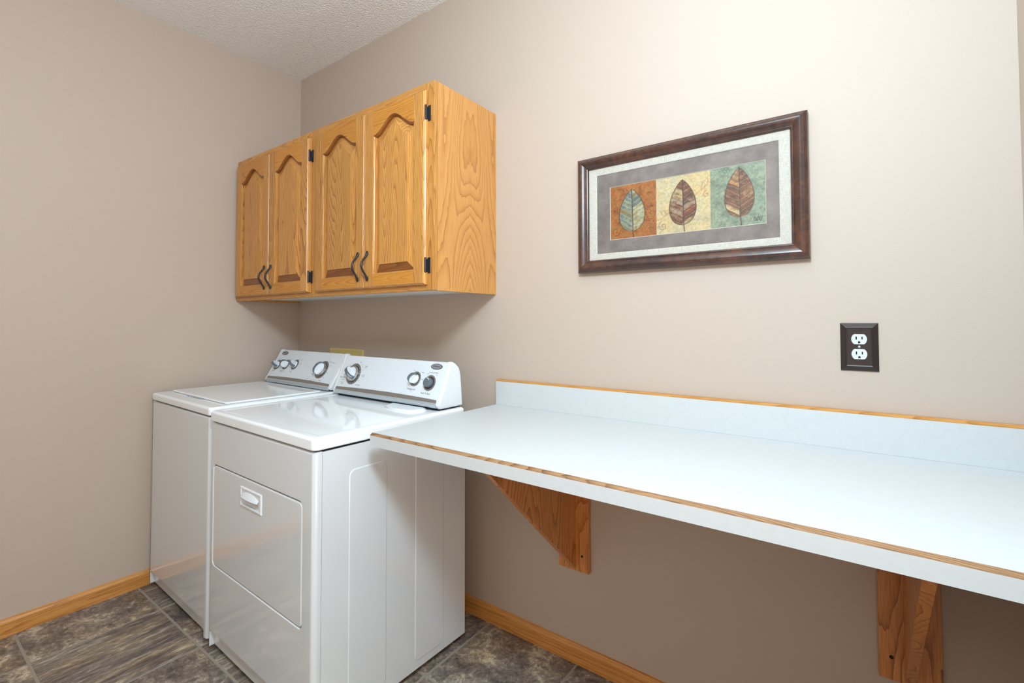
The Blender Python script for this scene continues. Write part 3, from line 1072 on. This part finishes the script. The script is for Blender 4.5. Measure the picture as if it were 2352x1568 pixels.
# ------------------------------------------------------------------ yellowed wall plate behind the consoles
pl = thing('utility_box', 'yellowed plastic utility box cover on the wall behind the machine consoles', 'box', (0.4915, 0, 0.97))
b = bmesh.new()
q = lambda d, y: [(a, y, c_) for a, c_ in rrect(-0.1505 + d, 0.1505 - d, d, 0.1265 - d, 0.006, 3)]
loft(b, [q(0, -0.0003), q(0, -0.006), q(0.003, -0.009), q(0.012, -0.009), q(0.014, -0.007)], cap1=True)
obj('cover_plate', b, 'yellow', pl, smooth=40)
b = bmesh.new()
lathe(b, [(0.0045, -0.001), (0.004, 0.001), (0.0005, 0.0014)], 14, mat=Matrix.Translation((-0.085, -0.0078, 0.062)) @ Matrix.Rotation(R(90), 4, 'X'))
obj('screw', b, 'silver', pl)
b = bmesh.new()
lathe(b, [(0.0045, -0.001), (0.004, 0.001), (0.0005, 0.0014)], 14, mat=Matrix.Translation((0.085, -0.0078, 0.062)) @ Matrix.Rotation(R(90), 4, 'X'))
obj('screw', b, 'silver', pl)

# ------------------------------------------------------------------ counter
ct = thing('counter', 'long white laminate counter with oak edge strip and low backsplash', 'counter', (0, 0, 0))
KX0, KX1, KY, KZ, KB = 1.544, RX - 0.0005, -0.644, 0.903, 0.865
BV = 0.0095
b = bmesh.new()
prof = [(-0.0006, KZ), (KY + BV, KZ), (KY + BV, KB + 0.006), (-0.0006, KB + 0.006)]
loft(b, [[(KX0, y, z_) for y, z_ in prof], [(KX1, y, z_) for y, z_ in prof]], cap0=True, cap1=True)
obj('worktop', b, 'laminate', ct, smooth=0)
obj('front_edge', newbox(KX0, KX1, KY, KY + BV, KB, KZ - 0.0062), 'laminate', ct)
b = bmesh.new()
prof = [(KY + BV, KZ - 0.0062), (KY, KZ - 0.0062), (KY + 0.0006, KZ - 0.0046), (KY + BV - 0.0010, KZ + 0.0001), (KY + BV, KZ + 0.0001)]
loft(b, [[(KX0, y, z_) for y, z_ in prof], [(KX1, y, z_) for y, z_ in prof]], cap0=True, cap1=True)
obj('oak_edge_strip', b, 'oak_strip', ct, smooth=0)['label'] = 'thin honey oak strip along the front edge'
bs = obj('backsplash', newbox(KX0, KX1, -0.020, -0.0006, KZ + 0.0003, 0.9995), 'laminate', ct)
b = bmesh.new()
prof = [(-0.0006, 0.9997), (-0.0203, 0.9997), (-0.0203, 1.0015), (-0.0145, 1.0062), (-0.0006, 1.0062)]
loft(b, [[(KX0, y, z_) for y, z_ in prof], [(KX1, y, z_) for y, z_ in prof]], cap0=True, cap1=True)
obj('oak_cap', b, 'oak_h', bs, smooth=0)['label'] = 'thin honey oak cap on the backsplash'


def bracket(cx, label, screw_x):
    t = thing('counter_bracket', label, 'bracket', (cx, 0, 0.340), group='wooden brackets under the counter')
    H_ = KB + 0.0055 - 0.340
    obj('wall_board', newbox(-0.0615, 0.0615, -0.0195, -0.0006, 0, H_, r=0.0012, seg=1), 'oak_dark', t)
    b_ = bmesh.new()
    tri = [(-0.0197, 0.008), (-0.0197, H_), (-0.567, H_), (-0.567, H_ - 0.012)]
    loft(b_, [[(-0.0100, y, z_) for y, z_ in tri], [(0.0100, y, z_) for y, z_ in tri]], cap0=True, cap1=True)
    obj('gusset', b_, 'oak_dark', t, smooth=0)
    for z_ in (0.057, 0.40):
        b_ = bmesh.new()
        lathe(b_, [(0.0046, 0.0002), (0.0040, 0.0009), (0.0022, 0.0004), (0.0003, 0.0003)], 16, mat=Matrix.Translation((screw_x, -0.0195, z_)) @ Matrix.Rotation(R(90), 4, 'X'))
        obj('screw', b_, 'black', t)
    return t


bracket(1.902, 'oak triangular bracket under the counter next to the dryer', 0.035)
bracket(2.846, 'oak triangular bracket under the counter below the electrical outlet', -0.036)

# ------------------------------------------------------------------ framed picture
PX0, PX1, PZ0, PZ1 = 1.930, 2.6525, 1.4195, 1.8345
pic = thing('framed_picture', 'dark brown framed print of three painted leaves with grey mat', 'picture', ((PX0 + PX1) / 2, 0, PZ0))
po = (-(PX0 + PX1) / 2, 0, -PZ0)
FP = [(0.0, -0.001), (0.0, -0.022), (0.002, -0.026), (0.006, -0.028), (0.010, -0.0335), (0.017, -0.0365), (0.025, -0.0355), (0.032, -0.0305), (0.0365, -0.0255), (0.0385, -0.0262), (0.0415, -0.0250), (0.0435, -0.0215), (0.0440, -0.0140)]


def miter(name, x0, x1, z0, z1, prof, mat, parent, off, smooth=30):
    corners = lambda d: [(x0 + d, z0 + d), (x1 - d, z0 + d), (x1 - d, z1 - d), (x0 + d, z1 - d)]
    for k in range(4):
        b_ = bmesh.new()
        ra, rb_ = [], []
        for d, y in prof:
            c_ = corners(d)
            ra.append((c_[k][0], y, c_[k][1]))
            rb_.append((c_[(k + 1) % 4][0], y, c_[(k + 1) % 4][1]))
        loft(b_, [ra, rb_], cap0=True, cap1=True)
        obj(name, b_, mat, parent, off=off, smooth=smooth)


miter('frame_side', PX0, PX1, PZ0, PZ1, FP, 'frame', pic, po)
LP = [(0.0, -0.012), (0.0, -0.0175), (0.004, -0.0190), (0.026, -0.0170), (0.0295, -0.0150), (0.0300, -0.0120)]
miter('liner_side', PX0 + 0.0435, PX1 - 0.0435, PZ0 + 0.0375 - 0.0015, PZ1 - 0.0395 + 0.0015, LP, 'linen', pic, po)
AX0, AX1, AZ0, AZ1 = 2.052, 2.545, 1.5305, 1.7185
b = bmesh.new()
mo = [(PX0 + 0.066, -0.0125, PZ0 + 0.058), (PX1 - 0.058, -0.0125, PZ0 + 0.058), (PX1 - 0.058, -0.0125, PZ1 - 0.060), (PX0 + 0.066, -0.0125, PZ1 - 0.060)]
ah = [(AX0, -0.0125, AZ0), (AX1, -0.0125, AZ0), (AX1, -0.0125, AZ1), (AX0, -0.0125, AZ1)]
fill(b, mo, [ah])
ai = [(AX0 + 0.0016, -0.0106, AZ0 + 0.0016), (AX1 - 0.0016, -0.0106, AZ0 + 0.0016), (AX1 - 0.0016, -0.0106, AZ1 - 0.0016), (AX0 + 0.0016, -0.0106, AZ1 - 0.0016)]
loft(b, [ah, ai], mi=1)
loft(b, [mo, [(p[0], -0.009, p[2]) for p in mo]])
obj('mat_board', b, ['suede', 'mat_core'], pic, off=po, smooth=0)

rng = np.random.default_rng(7)


def vnoise(h, w, cy, cx):
    g = rng.random((cy + 2, cx + 2))
    yy = np.linspace(0, cy, h)
    xx = np.linspace(0, cx, w)
    y0 = np.floor(yy).astype(int)
    x0 = np.floor(xx).astype(int)
    fy = (yy - y0)[:, None]
    fx = (xx - x0)[None, :]
    fy = fy * fy * (3 - 2 * fy)
    fx = fx * fx * (3 - 2 * fx)
    a = g[np.ix_(y0, x0)]
    b_ = g[np.ix_(y0, x0 + 1)]
    c_ = g[np.ix_(y0 + 1, x0)]
    d = g[np.ix_(y0 + 1, x0 + 1)]
    return (a * (1 - fx) + b_ * fx) * (1 - fy) + (c_ * (1 - fx) + d * fx) * fy


def fbm(h, w, cy, cx, octv=4):
    s = np.zeros((h, w))
    amp, tot = 1.0, 0.0
    for i in range(octv):
        s += amp * vnoise(h, w, cy * 2 ** i, cx * 2 ** i)
        tot += amp
        amp *= 0.6
    return s / tot


def paint_panel(h, w, bg, leaf, curls, sign=False):
    """returns h x w x 3 sRGB array, row 0 at the bottom"""
    yy, xx = np.mgrid[0:h, 0:w]
    U = xx / (w - 1)
    V = yy / (h - 1)
    A = w / h
    n1 = fbm(h, w, 3, 3)
    n2 = fbm(h, w, 14, 9, 3)
    n3 = fbm(h, w, 40, 30, 2)
    img = np.zeros((h, w, 3))
    cols = [np.array(c_, float) for c_ in bg]
    t = np.clip((n1 - 0.28) / 0.44, 0, 1)[..., None]
    img = cols[0] * (1 - t) + cols[1] * t
    t2 = np.clip((n2 - 0.52) / 0.2, 0, 1)[..., None] * 0.75
    img = img * (1 - t2) + cols[2] * t2
    t3 = np.clip((0.42 - n2) / 0.2, 0, 1)[..., None] * 0.7
    img = img * (1 - t3) + cols[3] * t3
    img += ((n3 - 0.5) * 46)[..., None]

    def stroke(pts, wd, col, al):
        nonlocal img
        for (p, q) in zip(pts, pts[1:]):
            ax, ay = p[0] * A, p[1]
            bx, by = q[0] * A, q[1]
            dx, dy = bx - ax, by - ay
            L2 = dx * dx + dy * dy + 1e-12
            tt = np.clip(((U * A - ax) * dx + (V - ay) * dy) / L2, 0, 1)
            dist = np.hypot(U * A - ax - tt * dx, V - ay - tt * dy)
            m_ = (np.clip((wd - dist) / (wd * 0.6), 0, 1) * al)[..., None]
            img = img * (1 - m_) + np.array(col, float) * m_
    for pts, col in curls:
        stroke(pts, 0.0075, col, 0.55)
    cx, vt, vb, hw, fills, veins, outline = leaf
    v = np.clip((vt - V) / (vt - vb), 0, 1)
    prof = hw * 2.1 * np.clip(v, 0, 1) ** 0.80 * np.clip(1 - v, 0, 1) ** 0.50
    dx = U * A - cx * A
    inside = (np.abs(dx) < prof) & (V < vt) & (V > vb)
    vp = V + np.abs(dx) * -0.55 + (n2 - 0.5) * 0.05
    side = (dx > 0).astype(int)
    idx = np.floor(vp * 11 + 40).astype(int) * 2 + side * 5
    tbl = rng.random(4000)
    pick = tbl[np.clip(idx, 0, 3999)]
    F = np.array(fills, float)
    k = np.clip((pick * len(F)).astype(int), 0, len(F) - 1)
    lc = F[k]
    mixf = np.clip((fbm(h, w, 22, 16, 3) - 0.45) / 0.2, 0, 1)[..., None]
    lc = lc * (1 - 0.5 * mixf) + F[(k + 2) % len(F)] * 0.5 * mixf
    fr = (vp * 11 + 40) % 1.0
    brush = np.clip((fr - 0.55) / 0.4, 0, 1)[..., None] * 0.45
    lc = lc * (1 - brush) + np.array(veins[1], float) * brush
    vein = (np.clip(0.09 - np.abs(fr - 0.5) * 0.5 + 0.12 * (np.abs(fr - 0.5) < 0.05) - 0.08, 0, 1) * 5)[..., None]
    vein = np.clip(vein, 0, 0.8)
    lc = lc * (1 - vein) + np.array(veins[0], float) * vein
    lc += ((n3 - 0.5) * 40)[..., None]
    img = np.where(inside[..., None], lc, img)
    edge = np.abs(np.abs(dx) - prof)
    em = (np.clip((0.012 - edge) / 0.008, 0, 1) * ((V < vt + 0.01) & (V > vb - 0.005)))[..., None] * 0.8
    img = img * (1 - em) + np.array(outline, float) * em
    stroke([(cx, vt), (cx + 0.012, (vt + vb) / 2), (cx + 0.02, vb), (cx + 0.035, 0.0)], 0.011, outline, 0.95)
    if sign:
        rs = np.random.default_rng(3)
        x = 0.78
        pts = []
        for i in range(26):
            pts.append((0.78 + 0.15 * i / 25 + 0.012 * math.sin(i * 1.9), 0.085 + 0.035 * math.sin(i * 1.35) + 0.01 * rs.random()))
        stroke(pts, 0.006, (70, 70, 56), 0.75)
    return np.clip(img * np.array([0.92, 0.88, 0.82]), 0, 255)


def curl(cx, cy, r0, turns, a0, sgn=1):
    return [(cx + r0 * (1 - i / 40) * math.cos(a0 + sgn * turns * 2 * PI * i / 40), cy + r0 * (1 - i / 40) * math.sin(a0 + sgn * turns * 2 * PI * i / 40)) for i in range(37)]


BR = (122, 62, 34)
brown_c = [(curl(0.90, 0.40, 0.14, 1.6, 1.2), BR), (curl(0.13, 0.15, 0.10, 1.5, 0.2, -1), BR), ([(0.60, 0.34), (0.74, 0.25), (0.88, 0.22), (1.0, 0.20)], BR), ([(0.12, 0.26), (0.2, 0.30), (0.30, 0.31)], BR)]
cream_c = [(curl(0.13, 0.15, 0.09, 1.5, 2.0), (170, 110, 62)), ([(0.0, 0.26), (0.10, 0.28), (0.20, 0.35), (0.34, 0.38)], (170, 110, 62)), ([(0.70, 0.60), (0.84, 0.68), (1.0, 0.80)], (176, 120, 80)), ([(0.84, 0.68), (0.86, 0.80), (0.95, 0.88), (0.96, 0.80), (0.88, 0.72)], (176, 120, 80)), (curl(0.93, 0.60, 0.06, 1.3, 1.5), (176, 120, 80)), ([(0.12, 0.34), (0.10, 0.40), (0.16, 0.42), (0.2, 0.36)], (170, 110, 62))]
green_c = [([(0.0, 0.80), (0.10, 0.90), (0.24, 0.97), (0.34, 0.95)], (96, 120, 104)), (curl(0.29, 0.93, 0.06, 1.4, 0.5), (96, 120, 104)), ([(0.0, 0.03), (0.0, 1.0)], (84, 74, 60))]
prints = [
    (AX0, 2.2175, [(176, 106, 42), (196, 122, 56), (172, 122, 58), (132, 78, 34)],
     (0.485, 0.90, 0.13, 0.29, [(126, 142, 138), (150, 160, 150), (196, 196, 166), (104, 118, 128), (160, 132, 84), (150, 152, 130)], [(92, 92, 72), (206, 208, 178)], (66, 62, 48)), brown_c, False),
    (2.2175, 2.390, [(226, 200, 148), (214, 206, 180), (232, 208, 158), (196, 186, 158)],
     (0.50, 0.91, 0.13, 0.255, [(112, 70, 46), (128, 78, 50), (98, 68, 48), (178, 160, 142), (206, 186, 140), (140, 72, 44)], [(206, 168, 118), (120, 80, 56)], (78, 58, 42)), cream_c, False),
    (2.390, AX1, [(134, 150, 132), (152, 168, 148), (168, 178, 152), (122, 128, 104)],
     (0.53, 0.95, 0.15, 0.275, [(112, 72, 50), (128, 80, 54), (104, 68, 50), (138, 88, 56), (202, 148, 84), (214, 196, 146)], [(214, 174, 120), (118, 78, 54)], (84, 62, 46)), green_c, True),
]
for (xa, xb, bg, leaf, curls, sg) in prints:
    hN, wN = 170, 156
    img = paint_panel(hN, wN, bg, leaf, curls, sg) / 255.0
    linc = np.where(img <= 0.04045, img / 12.92, ((img + 0.055) / 1.055) ** 2.4)
    XX, ZZ = np.meshgrid(np.linspace(xa, xb, wN), np.linspace(AZ0, AZ1, hN))
    co = np.stack([XX + po[0], np.full_like(XX, -0.0100), ZZ + po[2]], -1).reshape(-1, 3)
    ii = np.arange(hN * wN).reshape(hN, wN)
    faces = np.stack([ii[:-1, :-1], ii[:-1, 1:], ii[1:, 1:], ii[1:, :-1]], -1).reshape(-1, 4)
    me = bpy.data.meshes.new('leaf_print')
    me.from_pydata(co.tolist(), [], faces.tolist())
    ca = me.color_attributes.new('paint', 'FLOAT_COLOR', 'POINT')
    ca.data.foreach_set('color', np.concatenate([linc.reshape(-1, 3), np.ones((hN * wN, 1))], 1).astype(np.float32).ravel())
    me.materials.append(M['paint'])
    link('leaf_print', me, pic)
obj('backing_board', newbox(PX0 + 0.03, PX1 - 0.03, -0.0090, -0.0012, PZ0 + 0.03, PZ1 - 0.03), 'mat_core', pic, off=po)
obj('glass_pane', newbox(PX0 + 0.066, PX1 - 0.066, -0.0140, -0.0128, PZ0 + 0.058, PZ1 - 0.060), 'pane', pic, off=po, smooth=0)

# ------------------------------------------------------------------ electrical outlet
OX0, OX1, OZ0, OZ1 = 2.7170, 2.7990, 1.1115, 1.2380
oc, ozc = (OX0 + OX1) / 2, (OZ0 + OZ1) / 2
out = thing('electrical_outlet', 'white duplex electrical outlet with dark bronze cover plate above the counter', 'outlet', (oc, 0, ozc))
hw, hh_ = (OX1 - OX0) / 2, (OZ1 - OZ0) / 2
b = bmesh.new()
pr = [(0.0, -0.0004), (0.0, -0.0035), (0.0015, -0.0046), (0.0030, -0.0052), (0.0100, -0.0098), (0.0118, -0.0104), (0.0126, -0.0092), (0.0160, -0.0080), (0.0175, -0.0078)]
rg = [[(a, y, q_) for a, q_ in inset_rect(-hw, hw, -hh_, hh_, d)] for d, y in pr]


def recept_loop(cz, s, y):
    """duplex face: circle cut flat at top and bottom"""
    pts = []
    r_ = 0.0172 * s
    flat = 0.0136 * s
    n_ = 40
    for i in range(n_):
        a = 2 * PI * i / n_
        pts.append((r_ * math.cos(a), y, cz + max(-flat, min(flat, r_ * math.sin(a) * 1.02))))
    return pts


zc1, zc2 = 0.0205, -0.0190
loft(b, rg)
fill(b, rg[-1], [recept_loop(zc1, 1.03, -0.0078), recept_loop(zc2, 1.03, -0.0078)])
obj('cover_plate', b, 'bronze', out, smooth=25)
for cz in (zc1, zc2):
    b = bmesh.new()
    rr_ = [recept_loop(cz, 1.0, -0.0030), recept_loop(cz, 1.0, -0.0088), recept_loop(cz, 0.97, -0.0096), recept_loop(cz, 0.94, -0.0098)]
    loft(b, rr_)
    slots = []
    for (sx, sw, s0, s1) in ((-0.0062, 0.0014, -0.0010, 0.0072), (0.0064, 0.0014, -0.0002, 0.0066)):
        slots.append([(sx - sw, -0.0098, cz + s0), (sx + sw, -0.0098, cz + s0), (sx + sw, -0.0098, cz + s1), (sx - sw, -0.0098, cz + s1)])
    g = [(0.0026 * math.cos(PI * i / 8), -0.0098, cz - 0.0080 + 0.0032 * math.sin(PI * i / 8)) for i in range(9)] + [(-0.0026, -0.0098, cz - 0.0105), (0.0026, -0.0098, cz - 0.0105)]
    slots.append(g)
    fill(b, rr_[-1])
    rc = obj('receptacle', b, 'outlet_white', out, smooth=30)
    for s_ in slots:
        b = bmesh.new()
        loft(b, [[(p[0], -0.0060, p[2]) for p in s_], [(p[0], -0.0099, p[2]) for p in s_]], cap0=True, cap1=True)
        obj('slot', b, 'black', rc, smooth=0)
b = bmesh.new()
lathe(b, [(0.0031, -0.0004), (0.0028, 0.0010), (0.0004, 0.0014)], 16, mat=Matrix.Translation((0, -0.0078, (zc1 + zc2) / 2)) @ Matrix.Rotation(R(90), 4, 'X'))
obj('screw', b, 'silver', out)
